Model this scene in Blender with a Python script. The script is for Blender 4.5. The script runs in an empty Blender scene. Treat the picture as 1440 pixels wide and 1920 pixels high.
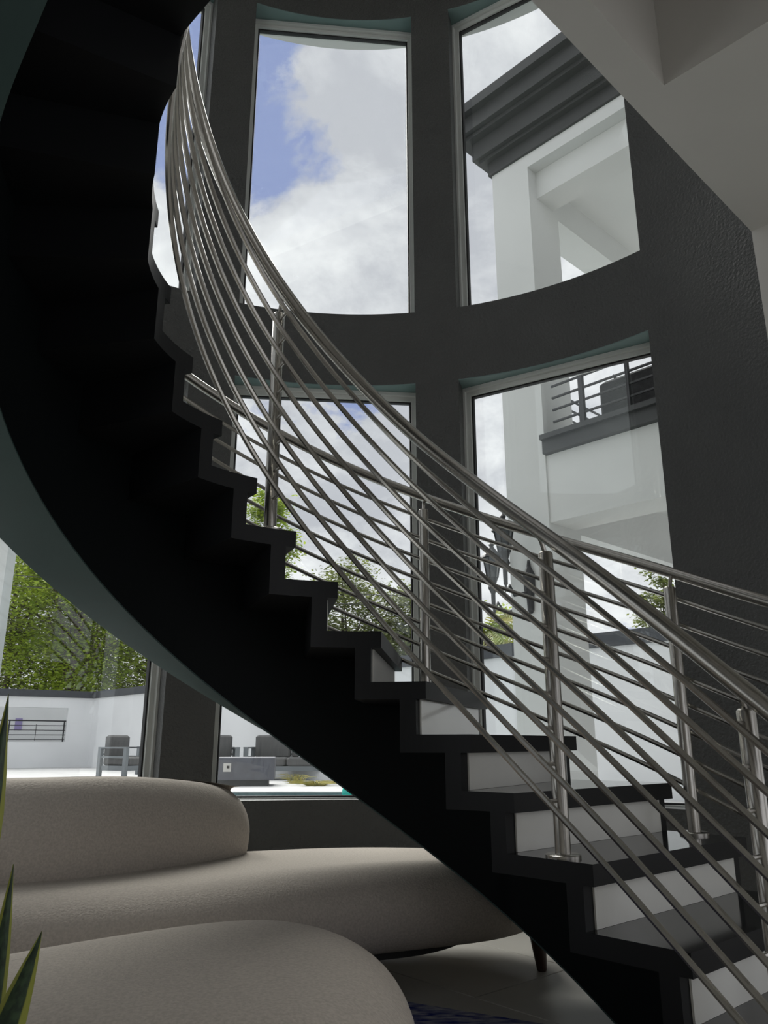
import bpy, math, random
from math import sin, cos, pi, radians, sqrt, atan2, exp
from mathutils import Vector
random.seed(7)
S = bpy.context.scene
COL = S.collection

# ------------------------------------------------------------------ camera
CAM_Z = 0.8505
cam_d = bpy.data.cameras.new('camera')
cam = bpy.data.objects.new('camera', cam_d)
COL.objects.link(cam)
cam.location = (0, 0, CAM_Z)
cam.rotation_euler = (radians(90 + 16.31), 0, 0)
cam_d.sensor_fit = 'VERTICAL'
cam_d.sensor_height = 36.0
cam_d.lens = 36.0 * 1475.0 / 1920.0
cam_d.clip_start = 0.02
cam_d.clip_end = 400
S.camera = cam

# ------------------------------------------------------------------ view + sky
S.view_settings.view_transform = 'Standard'
S.view_settings.look = 'None'
S.view_settings.gamma = 1.0
S.view_settings.use_curve_mapping = False
S.view_settings.exposure = 0.2

SKX, SKY_ = 2.9, 3.4
def build_world():
    w = bpy.data.worlds.new('overcast_sky')
    S.world = w
    w.use_nodes = True
    nt = w.node_tree
    nt.nodes.clear()
    N, L = nt.nodes.new, nt.links.new
    tc = N('ShaderNodeTexCoord')
    # flatten the dome so that clouds stretch towards the horizon
    sep = N('ShaderNodeSeparateXYZ'); L(tc.outputs['Generated'], sep.inputs[0])
    za = N('ShaderNodeMath'); za.operation = 'ABSOLUTE'; L(sep.outputs['Z'], za.inputs[0])
    zb = N('ShaderNodeMath'); zb.operation = 'ADD'; zb.inputs[1].default_value = 0.5; L(za.outputs[0], zb.inputs[0])
    dx = N('ShaderNodeMath'); dx.operation = 'DIVIDE'; L(sep.outputs['X'], dx.inputs[0]); L(zb.outputs[0], dx.inputs[1])
    dy = N('ShaderNodeMath'); dy.operation = 'DIVIDE'; L(sep.outputs['Y'], dy.inputs[0]); L(zb.outputs[0], dy.inputs[1])
    cmb = N('ShaderNodeCombineXYZ'); L(dx.outputs[0], cmb.inputs[0]); L(dy.outputs[0], cmb.inputs[1])
    def noise(scale, detail, rough, off, dist=0.0):
        m = N('ShaderNodeMapping'); m.inputs['Location'].default_value = off
        L(cmb.outputs[0], m.inputs['Vector'])
        n = N('ShaderNodeTexNoise'); n.inputs['Scale'].default_value = scale
        n.inputs['Detail'].default_value = detail; n.inputs['Roughness'].default_value = rough
        n.inputs['Distortion'].default_value = dist
        L(m.outputs[0], n.inputs['Vector'])
        return n.outputs[0]
    cover = noise(3.6, 12, 0.66, (3.1, 1.7, 0), 0.35)
    shade = noise(3.6, 12, 0.64, (SKX, SKY_, 2.0), 0.25)
    cur = cover
    # openings in the cloud cover (where the photograph shows blue)
    for d, width, amt in (((-0.185, 0.71, 0.69), 0.015, 0.31), ((-0.215, 0.65, 0.73), 0.006, 0.08),
                          ((0.0, 0.914, 0.406), 0.004, 0.12)):
        v = Vector(d).normalized()
        dot = N('ShaderNodeVectorMath'); dot.operation = 'DOT_PRODUCT'
        nz = N('ShaderNodeVectorMath'); nz.operation = 'NORMALIZE'; L(tc.outputs['Generated'], nz.inputs[0])
        L(nz.outputs[0], dot.inputs[0]); dot.inputs[1].default_value = v
        mr = N('ShaderNodeMapRange'); mr.interpolation_type = 'SMOOTHSTEP'
        mr.inputs['From Min'].default_value = 1.0 - width; mr.inputs['From Max'].default_value = 1.0
        mr.inputs['To Min'].default_value = 0.0; mr.inputs['To Max'].default_value = amt
        L(dot.outputs['Value'], mr.inputs['Value'])
        sb = N('ShaderNodeMath'); sb.operation = 'SUBTRACT'; L(cur, sb.inputs[0]); L(mr.outputs[0], sb.inputs[1])
        cur = sb.outputs[0]
    rmp = N('ShaderNodeValToRGB'); L(cur, rmp.inputs[0])
    rmp.color_ramp.elements[0].position = 0.30; rmp.color_ramp.elements[1].position = 0.38
    grey = N('ShaderNodeValToRGB'); L(shade, grey.inputs[0])
    e = grey.color_ramp.elements
    e[0].position = 0.40; e[0].color = (0.88, 0.885, 0.90, 1)
    e[1].position = 0.60; e[1].color = (0.52, 0.53, 0.575, 1)
    blue = N('ShaderNodeMix'); blue.data_type = 'RGBA'
    blue.inputs['A'].default_value = (0.27, 0.33, 0.56, 1)
    L(grey.outputs[0], blue.inputs['B']); L(rmp.outputs[0], blue.inputs['Factor'])
    bg = N('ShaderNodeBackground'); bg.inputs['Strength'].default_value = 1.0
    L(blue.outputs['Result'], bg.inputs['Color'])
    out = N('ShaderNodeOutputWorld'); L(bg.outputs[0], out.inputs[0])
build_world()
# sun veiled by bright cloud, high beyond the bay
sun_d = bpy.data.lights.new('veiled_sun', 'SUN')
sun_d.energy = 4.6
sun_d.angle = radians(38)
sun_d.color = (1.0, 0.97, 0.93)
sun = bpy.data.objects.new('veiled_sun', sun_d)
COL.objects.link(sun)
sun.rotation_euler = Vector((-0.22, 0.62, 0.76)).to_track_quat('Z', 'Y').to_euler()

# ------------------------------------------------------------------ materials
MATS = {}
def mat(name, color, rough=0.6, metal=0.0, var=0.0, vscale=8.0, bump=0.0, bscale=60.0, spec=0.5, color2=None, detail=4.0, bdist=0.004, stretch=None):
    if name in MATS: return MATS[name]
    m = bpy.data.materials.new(name); m.use_nodes = True
    nt = m.node_tree; b = nt.nodes['Principled BSDF']
    N, L = nt.nodes.new, nt.links.new
    b.inputs['Base Color'].default_value = (*color, 1)
    b.inputs['Roughness'].default_value = rough
    b.inputs['Metallic'].default_value = metal
    b.inputs['Specular IOR Level'].default_value = spec
    tc = N('ShaderNodeTexCoord')
    vec = tc.outputs['Object']
    if stretch:
        mp = N('ShaderNodeMapping'); mp.inputs['Scale'].default_value = stretch; L(vec, mp.inputs[0]); vec = mp.outputs[0]
    n = N('ShaderNodeTexNoise'); n.inputs['Scale'].default_value = vscale; n.inputs['Detail'].default_value = detail
    L(vec, n.inputs['Vector'])
    r = N('ShaderNodeValToRGB'); L(n.outputs[0], r.inputs[0])
    r.color_ramp.elements[0].position = 0.35; r.color_ramp.elements[1].position = 0.65
    c2 = color2 if color2 else tuple(c * (1 - var) for c in color)
    r.color_ramp.elements[0].color = (*c2, 1)
    r.color_ramp.elements[1].color = (*color, 1)
    L(r.outputs[0], b.inputs['Base Color'])
    if bump:
        n2 = N('ShaderNodeTexNoise'); n2.inputs['Scale'].default_value = bscale; n2.inputs['Detail'].default_value = 2.0
        L(vec, n2.inputs['Vector'])
        bp = N('ShaderNodeBump'); bp.inputs['Strength'].default_value = bump; bp.inputs['Distance'].default_value = bdist
        L(n2.outputs[0], bp.inputs['Height']); L(bp.outputs[0], b.inputs['Normal'])
    MATS[name] = m
    return m

def glass_mat():
    m = bpy.data.materials.new('window_glass'); m.use_nodes = True
    nt = m.node_tree; nt.nodes.clear()
    N, L = nt.nodes.new, nt.links.new
    tr = N('ShaderNodeBsdfTransparent'); tr.inputs[0].default_value = (0.965, 0.98, 0.975, 1)
    gl = N('ShaderNodeBsdfGlossy'); gl.inputs['Roughness'].default_value = 0.0; gl.inputs['Color'].default_value = (0.95, 1, 0.98, 1)
    lw = N('ShaderNodeLayerWeight'); lw.inputs['Blend'].default_value = 0.5
    pw = N('ShaderNodeMath'); pw.operation = 'POWER'; pw.inputs[1].default_value = 5.0; L(lw.outputs['Facing'], pw.inputs[0])
    fr = N('ShaderNodeMath'); fr.operation = 'MULTIPLY_ADD'; fr.inputs[1].default_value = 0.95; fr.inputs[2].default_value = 0.035; L(pw.outputs[0], fr.inputs[0])
    mx = N('ShaderNodeMixShader'); L(fr.outputs[0], mx.inputs[0]); L(tr.outputs[0], mx.inputs[1]); L(gl.outputs[0], mx.inputs[2])
    o = N('ShaderNodeOutputMaterial'); L(mx.outputs[0], o.inputs[0])
    return m

M_WALL = mat('charcoal_textured_paint', (0.064, 0.066, 0.064), 0.5, var=0.12, vscale=3, bump=0.9, bscale=62, bdist=0.010)
M_SOFF = mat('daylit_soffit_tone', (0.032, 0.066, 0.063), 0.6, var=0.1, vscale=5)  # beam underside: daylight from below put into a lighter colour than its sides
M_TEAL = mat('daylit_head_tone', (0.15, 0.225, 0.22), 0.6, var=0.1, vscale=5)  # window heads: outside daylight put into a lighter, greener colour than the wall
M_EXT = mat('exterior_white_stucco', (0.68, 0.69, 0.68), 0.85, var=0.05, vscale=1.2, bump=0.2, bscale=40)
M_GWALL = mat('garden_wall_render', (0.84, 0.85, 0.86), 0.85, var=0.06, vscale=1.0, bump=0.1, bscale=30)
M_WHITE = mat('white_room_paint', (0.63, 0.615, 0.585), 0.7, var=0.03, vscale=2, bump=0.1, bscale=60)
M_ALU = mat('aluminium_frame', (0.60, 0.62, 0.60), 0.45, metal=0.0, var=0.06, vscale=3)
M_GASKET = mat('black_gasket', (0.01, 0.01, 0.011), 0.6)
M_GLASS = glass_mat()
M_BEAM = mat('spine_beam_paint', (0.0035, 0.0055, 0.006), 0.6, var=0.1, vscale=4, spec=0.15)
M_STEP = mat('black_folded_plate', (0.007, 0.008, 0.0095), 0.5, var=0.15, vscale=5, spec=0.3)
M_TREAD = mat('black_polished_stone', (0.008, 0.0085, 0.009), 0.10, var=0.3, vscale=14, spec=0.32)
M_PANEL = mat('white_gloss_riser', (0.84, 0.84, 0.80), 0.12, var=0.03, vscale=6)
M_STEEL = mat('brushed_steel', (0.43, 0.415, 0.385), 0.27, metal=1.0, var=0.08, vscale=40)
M_FABRIC = mat('oatmeal_felt', (0.52, 0.47, 0.415), 0.95, var=0.17, vscale=130, bump=0.5, bscale=150, bdist=0.005, spec=0.15, detail=8)
M_WOOD = mat('dark_walnut', (0.055, 0.025, 0.016), 0.4, var=0.4, vscale=12, stretch=(1, 1, 0.2))
M_DARK = mat('black_plinth', (0.01, 0.01, 0.01), 0.7)
M_TILE = mat('greige_floor_tile', (0.40, 0.385, 0.35), 0.32, var=0.12, vscale=2.5)
M_GROUT = mat('pale_grout', (0.52, 0.50, 0.46), 0.9)
M_RUG = mat('blue_grey_rug', (0.02, 0.03, 0.16), 1.0, color2=(0.30, 0.30, 0.33), vscale=16, detail=8, bump=0.8, bscale=160, spec=0.05, stretch=(1, 3, 1))
M_FASCIA = mat('dark_metal_fascia', (0.045, 0.047, 0.048), 0.5, var=0.25, vscale=1.5, stretch=(1, 1, 4))
M_COPING = mat('charcoal_coping', (0.07, 0.075, 0.085), 0.7, var=0.15, vscale=4)
M_DECK = mat('pale_concrete_deck', (0.60, 0.60, 0.60), 0.8, var=0.12, vscale=1.5)
M_WATER = mat('pool_water', (0.02, 0.10, 0.11), 0.05, var=0.3, vscale=2, bump=0.15, bscale=5, bdist=0.02)
M_POOLT = mat('pool_tile', (0.16, 0.26, 0.28), 0.3, var=0.25, vscale=10)
M_RAILM = mat('black_iron', (0.025, 0.025, 0.028), 0.5)
M_WICKER = mat('black_wicker', (0.03, 0.03, 0.032), 0.8, var=0.5, vscale=30, bump=0.6, bscale=60)
M_CUSH = mat('grey_outdoor_cushion', (0.15, 0.15, 0.15), 0.95, var=0.2, vscale=20, stretch=(1, 1, 0.2))
M_CHAIRF = mat('grey_aluminium_furniture', (0.20, 0.22, 0.235), 0.5, var=0.1, vscale=5)
M_PIT = mat('slate_fire_table', (0.13, 0.135, 0.16), 0.6, var=0.2, vscale=6)
M_BALL = mat('turquoise_vinyl', (0.0, 0.55, 0.45), 0.3)
M_GRASSD = mat('dry_yellow_grass', (0.48, 0.40, 0.10), 0.9, color2=(0.25, 0.26, 0.08), vscale=10)
M_LAND = mat('lawn_ground', (0.20, 0.22, 0.13), 0.95, color2=(0.13, 0.17, 0.07), vscale=0.6)
M_BARK = mat('tree_bark', (0.12, 0.095, 0.07), 0.9, var=0.4, vscale=10, stretch=(1, 1, 0.25))
def leaf_mat(name, c1, c2, sc=1.3):
    m = mat(name, c1, 0.55, color2=c2, vscale=sc, detail=5)
    nt = m.node_tree; b = nt.nodes['Principled BSDF']
    b.inputs['Subsurface Weight'].default_value = 0.0
    out = [n for n in nt.nodes if n.type == 'OUTPUT_MATERIAL'][0]
    t = nt.nodes.new('ShaderNodeBsdfTranslucent'); mx = nt.nodes.new('ShaderNodeMixShader'); mx.inputs[0].default_value = 0.45
    src = b.inputs['Base Color'].links[0].from_socket
    nt.links.new(src, t.inputs[0]); nt.links.new(b.outputs[0], mx.inputs[1]); nt.links.new(t.outputs[0], mx.inputs[2]); nt.links.new(mx.outputs[0], out.inputs[0])
    return m
M_LEAF_L = leaf_mat('spring_leaf', (0.46, 0.56, 0.07), (0.24, 0.34, 0.06))
M_LEAF_D = leaf_mat('olive_leaf', (0.27, 0.31, 0.10), (0.10, 0.13, 0.04))
M_LEAF_P = leaf_mat('palm_leaf', (0.24, 0.34, 0.06), (0.33, 0.30, 0.09), 2.0)
M_LANT_G = mat('frosted_lantern_glass', (0.07, 0.075, 0.08), 0.1)
M_PURPLE = mat('lilac_notice', (0.35, 0.30, 0.55), 0.7)
M_POT = mat('grey_glazed_pot', (0.25, 0.24, 0.23), 0.35, var=0.1)
M_SOIL = mat('potting_soil', (0.04, 0.03, 0.022), 1.0, var=0.5, vscale=30)

def snake_mat():
    m = bpy.data.materials.new('snake_plant_leaf'); m.use_nodes = True
    nt = m.node_tree; b = nt.nodes['Principled BSDF']; N, L = nt.nodes.new, nt.links.new
    uv = N('ShaderNodeUVMap'); sep = N('ShaderNodeSeparateXYZ'); L(uv.outputs[0], sep.inputs[0])
    edge = N('ShaderNodeMath'); edge.operation = 'SUBTRACT'; edge.inputs[1].default_value = 0.5; L(sep.outputs['X'], edge.inputs[0])
    ab = N('ShaderNodeMath'); ab.operation = 'ABSOLUTE'; L(edge.outputs[0], ab.inputs[0])
    rp = N('ShaderNodeValToRGB'); L(ab.outputs[0], rp.inputs[0])
    rp.color_ramp.elements[0].position = 0.30; rp.color_ramp.elements[0].color = (0, 0, 0, 1)
    rp.color_ramp.elements[1].position = 0.34; rp.color_ramp.elements[1].color = (1, 1, 1, 1)
    mp = N('ShaderNodeMapping'); mp.inputs['Scale'].default_value = (3, 26, 1); L(uv.outputs[0], mp.inputs[0])
    nz = N('ShaderNodeTexNoise'); nz.inputs['Scale'].default_value = 1.0; nz.inputs['Detail'].default_value = 3; L(mp.outputs[0], nz.inputs['Vector'])
    band = N('ShaderNodeValToRGB'); L(nz.outputs[0], band.inputs[0])
    band.color_ramp.elements[0].position = 0.42; band.color_ramp.elements[0].color = (0.012, 0.03, 0.014, 1)
    band.color_ramp.elements[1].position = 0.58; band.color_ramp.elements[1].color = (0.035, 0.07, 0.03, 1)
    mx = N('ShaderNodeMix'); mx.data_type = 'RGBA'; L(rp.outputs[0], mx.inputs['Factor']); L(band.outputs[0], mx.inputs['A'])
    mx.inputs['B'].default_value = (0.30, 0.32, 0.05, 1)
    L(mx.outputs['Result'], b.inputs['Base Color']); b.inputs['Roughness'].default_value = 0.4
    return m
M_SNAKE = snake_mat()

# ------------------------------------------------------------------ mesh helpers
class MB:
    def __init__(s): s.v = []; s.f = []
    def add(s, vs, fs):
        o = len(s.v); s.v += [tuple(p) for p in vs]; s.f += [tuple(i + o for i in f) for f in fs]; return s
    def prism(s, poly, z0, z1):
        n = len(poly)
        vs = [(x, y, z0) for x, y in poly] + [(x, y, z1) for x, y in poly]
        fs = [tuple(range(n - 1, -1, -1)), tuple(range(n, 2 * n))] + [(i, (i + 1) % n, n + (i + 1) % n, n + i) for i in range(n)]
        return s.add(vs, fs)
    def box(s, c, ex, hx, hy, z0, z1):
        ey = (-ex[1], ex[0])
        poly = [(c[0] + a * hx * ex[0] + b * hy * ey[0], c[1] + a * hx * ex[1] + b * hy * ey[1]) for a, b in ((-1, -1), (1, -1), (1, 1), (-1, 1))]
        return s.prism(poly, z0, z1)
    def strip(s, A, B, z0a, z1a):
        # closed solid between two plan polylines A (one side) and B (other side), same length, flat z
        return s.prism(list(A) + list(reversed(B)), z0a, z1a)
    def sector(s, c, r0, r1, a0, a1, z0, z1, n=12):
        vs = []; fs = []
        for i in range(n + 1):
            a = a0 + (a1 - a0) * i / n
            for r, z in ((r0, z0), (r1, z0), (r1, z1), (r0, z1)):
                vs.append((c[0] + r * cos(a), c[1] + r * sin(a), z))
        for i in range(n):
            for k in range(4):
                fs.append((4 * i + k, 4 * i + (k + 1) % 4, 4 * i + 4 + (k + 1) % 4, 4 * i + 4 + k))
        fs.append((3, 2, 1, 0)); fs.append((4 * n, 4 * n + 1, 4 * n + 2, 4 * n + 3))
        return s.add(vs, fs)
    def tube(s, pts, r, k=10, rads=None, caps=True):
        pts = [Vector(p) for p in pts]; n = len(pts); vs = []; fs = []
        for i, p in enumerate(pts):
            t = (pts[min(i + 1, n - 1)] - pts[max(i - 1, 0)]).normalized()
            up = Vector((0, 0, 1)) if abs(t.z) < 0.97 else Vector((1, 0, 0))
            a = t.cross(up).normalized(); b = a.cross(t)
            rr = rads[i] if rads else r
            for j in range(k):
                q = 2 * pi * j / k
                vs.append(p + a * (rr * cos(q)) + b * (rr * sin(q)))
        for i in range(n - 1):
            for j in range(k):
                fs.append((i * k + j, i * k + (j + 1) % k, (i + 1) * k + (j + 1) % k, (i + 1) * k + j))
        if caps:
            fs.append(tuple(range(k - 1, -1, -1))); fs.append(tuple((n - 1) * k + j for j in range(k)))
        return s.add(vs, fs)
    def lathe(s, c, prof, k=16):
        vs = []; fs = []; n = len(prof)
        for r, z in prof:
            for j in range(k):
                q = 2 * pi * j / k; vs.append((c[0] + r * cos(q), c[1] + r * sin(q), c[2] + z))
        for i in range(n - 1):
            for j in range(k):
                fs.append((i * k + j, i * k + (j + 1) % k, (i + 1) * k + (j + 1) % k, (i + 1) * k + j))
        fs.append(tuple(range(k - 1, -1, -1))); fs.append(tuple((n - 1) * k + j for j in range(k)))
        return s.add(vs, fs)
    def rbox(s, c, ex, hx, hy, z0, z1, b=0.03):
        # box with chamfered edges
        ey = (-ex[1], ex[0])
        def ring(ix, z):
            h1, h2 = hx - ix, hy - ix; q = min(b, h1 * .9, h2 * .9)
            P = []
            for a, bb in ((-h1 + q, -h2), (h1 - q, -h2), (h1, -h2 + q), (h1, h2 - q), (h1 - q, h2), (-h1 + q, h2), (-h1, h2 - q), (-h1, -h2 + q)):
                P.append((c[0] + a * ex[0] + bb * ey[0], c[1] + a * ex[1] + bb * ey[1], z))
            return P
        R = [ring(b, z0), ring(0, z0 + b), ring(0, z1 - b), ring(b, z1)]
        vs = sum(R, []); fs = []
        for i in range(3):
            for j in range(8): fs.append((8 * i + j, 8 * i + (j + 1) % 8, 8 * i + 8 + (j + 1) % 8, 8 * i + 8 + j))
        fs.append(tuple(range(7, -1, -1))); fs.append(tuple(range(24, 32)))
        return s.add(vs, fs)
    def obj(s, name, m, parent=None, smooth=False):
        me = bpy.data.meshes.new(name); me.from_pydata(s.v, [], s.f); me.update()
        me.materials.append(m)
        if smooth:
            for p in me.polygons: p.use_smooth = True
            try: me.set_sharp_from_angle(angle=radians(38))
            except Exception: pass
        o = bpy.data.objects.new(name, me); COL.objects.link(o)
        if parent:
            o.parent = parent
            # parents are built unrotated: keep world geometry by removing the parent's offset
            o.location = -Vector(parent_world(parent))
        return o

def parent_world(p):
    v = Vector((0, 0, 0))
    while p: v += p.location; p = p.parent
    return v
def thing(name, label, cat, loc=(0, 0, 0), group=None):
    o = bpy.data.objects.new(name, None); COL.objects.link(o); o.location = loc; o.empty_display_size = 0.1
    o['label'] = label; o['category'] = cat
    if group: o['group'] = group
    return o
def tag(o, label, cat, group=None):
    o['label'] = label; o['category'] = cat
    if group: o['group'] = group
    return o
def struct(o, label=None, cat=None):
    o['kind'] = 'structure'
    if label: o['label'] = label
    if cat: o['category'] = cat
    return o
def struct_empty(name, label, cat, loc=(0, 0, 0)):
    o = bpy.data.objects.new(name, None); COL.objects.link(o); o.location = loc
    return struct(o, label, cat)

# ------------------------------------------------------------------ shared layout
W = (-0.1533, 2.5348); RW = 2.30; RS = 2.46; RO = 2.58           # bay centre, inner face, split, outer face
SILL_L, HEAD_L, SILL_U, HEAD_U, TOP = 0.525, 3.153, 3.682, 6.285, 6.75
A_END0, A_END1 = radians(25.7), radians(242.0)
WIN = [(radians(a), radians(b)) for a, b in ((42.7, 73.7), (80.9, 110.9), (118.2, 148.4), (155.6, 185.8), (193.0, 223.2))]
def onw(r, a): return (W[0] + r * cos(a), W[1] + r * sin(a))
P_R = onw(RW, A_END0); P_L = onw(RW, A_END1)
cd = Vector((P_R[0] - P_L[0], P_R[1] - P_L[1])).normalized()     # along the opening of the bay
dd = Vector((cd.y, -cd.x))                                       # from the bay into the room
E1 = (-0.70, 0.714); E2 = (0.714, 0.70)                          # axes of the buildings outside
def loc2(s, t, base=P_R): return (base[0] + cd.x * s + dd.x * t, base[1] + cd.y * s + dd.y * t)

# ------------------------------------------------------------------ curved window wall
def curved_wall(name, r0, r1, m, label):
    mb = MB()
    rows = [(0.0, SILL_L, False), (SILL_L, HEAD_L, True), (HEAD_L, SILL_U, False), (SILL_U, HEAD_U, True), (HEAD_U, TOP, False)]
    for z0, z1, win in rows:
        if not win:
            mb.sector(W, r0, r1, A_END0, A_END1, z0, z1, 96)
        else:
            edges = [A_END0] + [e for w in WIN for e in w] + [A_END1]
            for i in range(0, len(edges), 2):
                mb.sector(W, r0, r1, edges[i], edges[i + 1], z0, z1, max(4, int((edges[i + 1] - edges[i]) / 0.035)))
    o = mb.obj(name, m, smooth=True)
    return struct(o, label, 'wall')
curved_wall('wall_back', RW, RS, M_WALL, 'curved charcoal textured wall of the window bay behind the stairs')
curved_wall('wall_outside', RS, RO, M_EXT, 'white stucco outer skin of the curved bay')

def window(n, a0, a1, z0, z1, label):
    r = 2.50
    p0 = Vector(onw(r, a0)); p1 = Vector(onw(r, a1)); ex = (p1 - p0).normalized(); ln = (p1 - p0).length
    mid = (p0 + p1) / 2; nrm = Vector((mid.x - W[0], mid.y - W[1])).normalized()
    root = struct_empty('window_%d' % n, label, 'window', (mid.x, mid.y, z0))
    exd = (ex.x, ex.y)
    def ring(w0, w1, d0, d1, name, m):
        mb = MB()
        h = ln / 2
        c = mid + nrm * ((d0 + d1) / 2); hd = abs(d1 - d0) / 2
        for sgn in (-1, 1):
            cc = c + ex * (sgn * (h - (w0 + w1) / 2))
            mb.box((cc.x, cc.y), exd, (w1 - w0) / 2, hd, z0 + w0, z1 - w0)
        mb.box((c.x, c.y), exd, h - w1, hd, z0 + w0, z0 + w1)
        mb.box((c.x, c.y), exd, h - w1, hd, z1 - w1, z1 - w0)
        return mb.obj(name, m, root)
    zs = z0; z0 = z0 - 0.045
    ring(-0.03, 0.030, -0.055, 0.05, 'frame', M_ALU)
    ring(0.030, 0.058, -0.03, 0.04, 'sash', M_ALU)
    ring(0.058, 0.068, -0.012, 0.02, 'gasket', M_GASKET)
    MB().box((mid.x, mid.y), exd, ln / 2 - 0.06, 0.003, z0 + 0.06, z1 - 0.06).obj('pane', M_GLASS, root)
    z0 = zs
    # head strip coloured as daylit, between the curved wall face and the straight frame
    arc = [onw(RW + 0.001, a0 + (a1 - a0) * i / 16) for i in range(17)]
    back = [(p0 + (p1 - p0) * (i / 16) - nrm * 0.03) for i in range(17)]
    MB().prism(arc + [(b.x, b.y) for b in reversed(back)], z1 - 0.006, z1 + 0.002).obj('daylit_head_strip', M_TEAL, root)
    MB().prism(arc + [(b.x, b.y) for b in reversed(back)], z0 - 0.002, z0 + 0.006).obj('sill_board', M_WALL, root)
names = ['rightmost', 'middle', 'left', 'far left hidden', 'last hidden']
wl = ['beside the white ceiling', 'between the two piers right behind the railing', 'behind the underside of the stairs', 'behind the upper flight', 'nearest the camera behind the upper flight']
k = 1
for i, (a0, a1) in enumerate(WIN):
    window(k, a0, a1, SILL_L, HEAD_L, 'lower tall window with grey aluminium frame, ' + wl[i]); k += 1
    window(k, a0, a1, SILL_U, HEAD_U, 'upper tall window with grey aluminium frame, ' + wl[i]); k += 1

# ------------------------------------------------------------------ room behind the camera, floors, ceilings
CEIL = 3.41
ROOM_T = 3.7
ROOM_S0 = -(Vector(P_R) - Vector(P_L)).length
wt = 0.2
mb = MB()
for ta, tb, za, zb in ((0, 0.8, 0, TOP), (0.8, 3.3, 0, 0.25), (0.8, 3.3, 2.95, TOP), (3.3, ROOM_T, 0, TOP)):   # wide unseen opening, added to bring more light onto the risers
    mb.prism([loc2(0, ta), loc2(wt, ta), loc2(wt, tb), loc2(0, tb)], za, zb)
struct(mb.obj('wall_right', M_WHITE), 'white textured side wall at the right edge', 'wall')
mb = MB(); mb.prism([loc2(ROOM_S0 - wt, -0.05), loc2(ROOM_S0, -0.05), loc2(ROOM_S0, ROOM_T), loc2(ROOM_S0 - wt, ROOM_T)], 0, TOP)
struct(mb.obj('wall_left', M_WHITE), 'white side wall left of the camera', 'wall')
mb = MB()   # wall behind the camera; its wide unglazed opening is added for fill light
s0, s1 = ROOM_S0 - wt, wt
o0, o1 = ROOM_S0 + 0.3, -0.3
for a, b, z0, z1 in ((s0, o0, 0, TOP), (o1, s1, 0, TOP), (o0, o1, 3.1, 3.8), (o0, o1, 6.4, TOP), (o0, o1, 0, 0.1)):
    mb.prism([loc2(a, ROOM_T), loc2(b, ROOM_T), loc2(b, ROOM_T + wt), loc2(a, ROOM_T + wt)], z0, z1)
struct(mb.obj('wall_front', M_WHITE), 'white wall behind the camera with a wide unglazed opening added for fill light', 'wall')
# base slab of the floor and the tiles laid on it
mb = MB(); mb.prism([loc2(s0, ROOM_T + wt), loc2(s1, ROOM_T + wt), loc2(s1, 0), loc2(s0, 0)], -0.2, -0.004)
mb.sector(W, 0.02, RO, A_END0, A_END1, -0.2, -0.004, 64)
fl = struct(mb.obj('floor', M_GROUT), 'floor of large greige tiles with pale grout', 'floor')
TE = Vector((0.66, -0.751)); TN = Vector((0.751, 0.66)); T0 = Vector((0.337, 3.939))
tl, tw, gap = 1.17, 0.575, 0.005
tile_me = None
for j in range(-7, 5):
    for i in range(-5, 8):
        off = (0.5 if j % 2 else 0.0) * tl
        c = T0 + TE * (i * tl + off + 0.62) + TN * ((j + 0.5) * tw)
        rel = c - Vector(P_R); s_, t_ = rel.dot(cd), rel.dot(dd)
        in_room = (ROOM_S0 + 0.3 < s_ < -0.3) and (-0.2 < t_ < ROOM_T - 0.2)
        in_bay = (c - Vector(W)).length < RW - 0.15 and t_ < 0.3
        if not (in_room or in_bay): continue
        if tile_me is None:
            t = MB(); hx, hy = tl / 2 - gap / 2, tw / 2 - gap / 2; b = 0.0015
            t.rbox((0, 0), (TE.x, TE.y), hx, hy, -0.012, 0.0, b)
            o = t.obj('tile', M_TILE, fl); tile_me = o.data; o.location = (c.x, c.y, 0)
        else:
            o = bpy.data.objects.new('tile', tile_me); COL.objects.link(o); o.parent = fl; o.location = (c.x, c.y, 0)

# ceiling of the room under the upper floor, with a deep recess; its straight edge closes the bay
def ceiling():
    mb = MB()
    cr = Vector((1.137, 2.579)) - Vector(P_R)
    cs, ct = cr.dot(cd), cr.dot(dd)
    n_s = ROOM_S0 + 1.75                     # the stair arrives left of this line
    n_t = 1.25
    c_s0 = cs - 1.5; c_t1 = ct + 3.2
    z0, z1 = CEIL, CEIL + 0.32
    def r(a, b, c, d, zz0=z0, zz1=z1): mb.prism([loc2(a, c), loc2(b, c), loc2(b, d), loc2(a, d)], zz0, zz1)
    r(n_s, 0, 0, ct)                        # strip along the edge
    r(cs, 0, ct, c_t1)                      # right of the recess
    r(n_s, c_s0, ct, c_t1)                  # left of the recess
    r(ROOM_S0, n_s, n_t, c_t1)              # where the stair lands
    r(ROOM_S0, 0, c_t1, ROOM_T)
    # recess walls and lid
    h = 0.95
    r(c_s0 - 0.06, c_s0, ct - 0.06, c_t1 + 0.06, z1, z0 + h); r(cs, cs + 0.06, ct - 0.06, c_t1 + 0.06, z1, z0 + h)
    r(c_s0, cs, ct - 0.06, ct, z1, z0 + h); r(c_s0, cs, c_t1, c_t1 + 0.06, z1, z0 + h)
    r(c_s0 - 0.06, cs + 0.06, ct - 0.06, c_t1 + 0.06, z0 + h, z0 + h + 0.06)
    return struct(mb.obj('ceiling', M_WHITE), 'white ceiling under the upper floor with a square recess', 'ceiling')
ceiling()
mb = MB(); mb.prism([loc2(s0, ROOM_T + wt), loc2(s1, ROOM_T + wt), loc2(s1, 0), loc2(s0, 0)], TOP, TOP + 0.2)
mb.sector(W, 0.02, RO, A_END0, A_END1, TOP, TOP + 0.2, 64)
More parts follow.
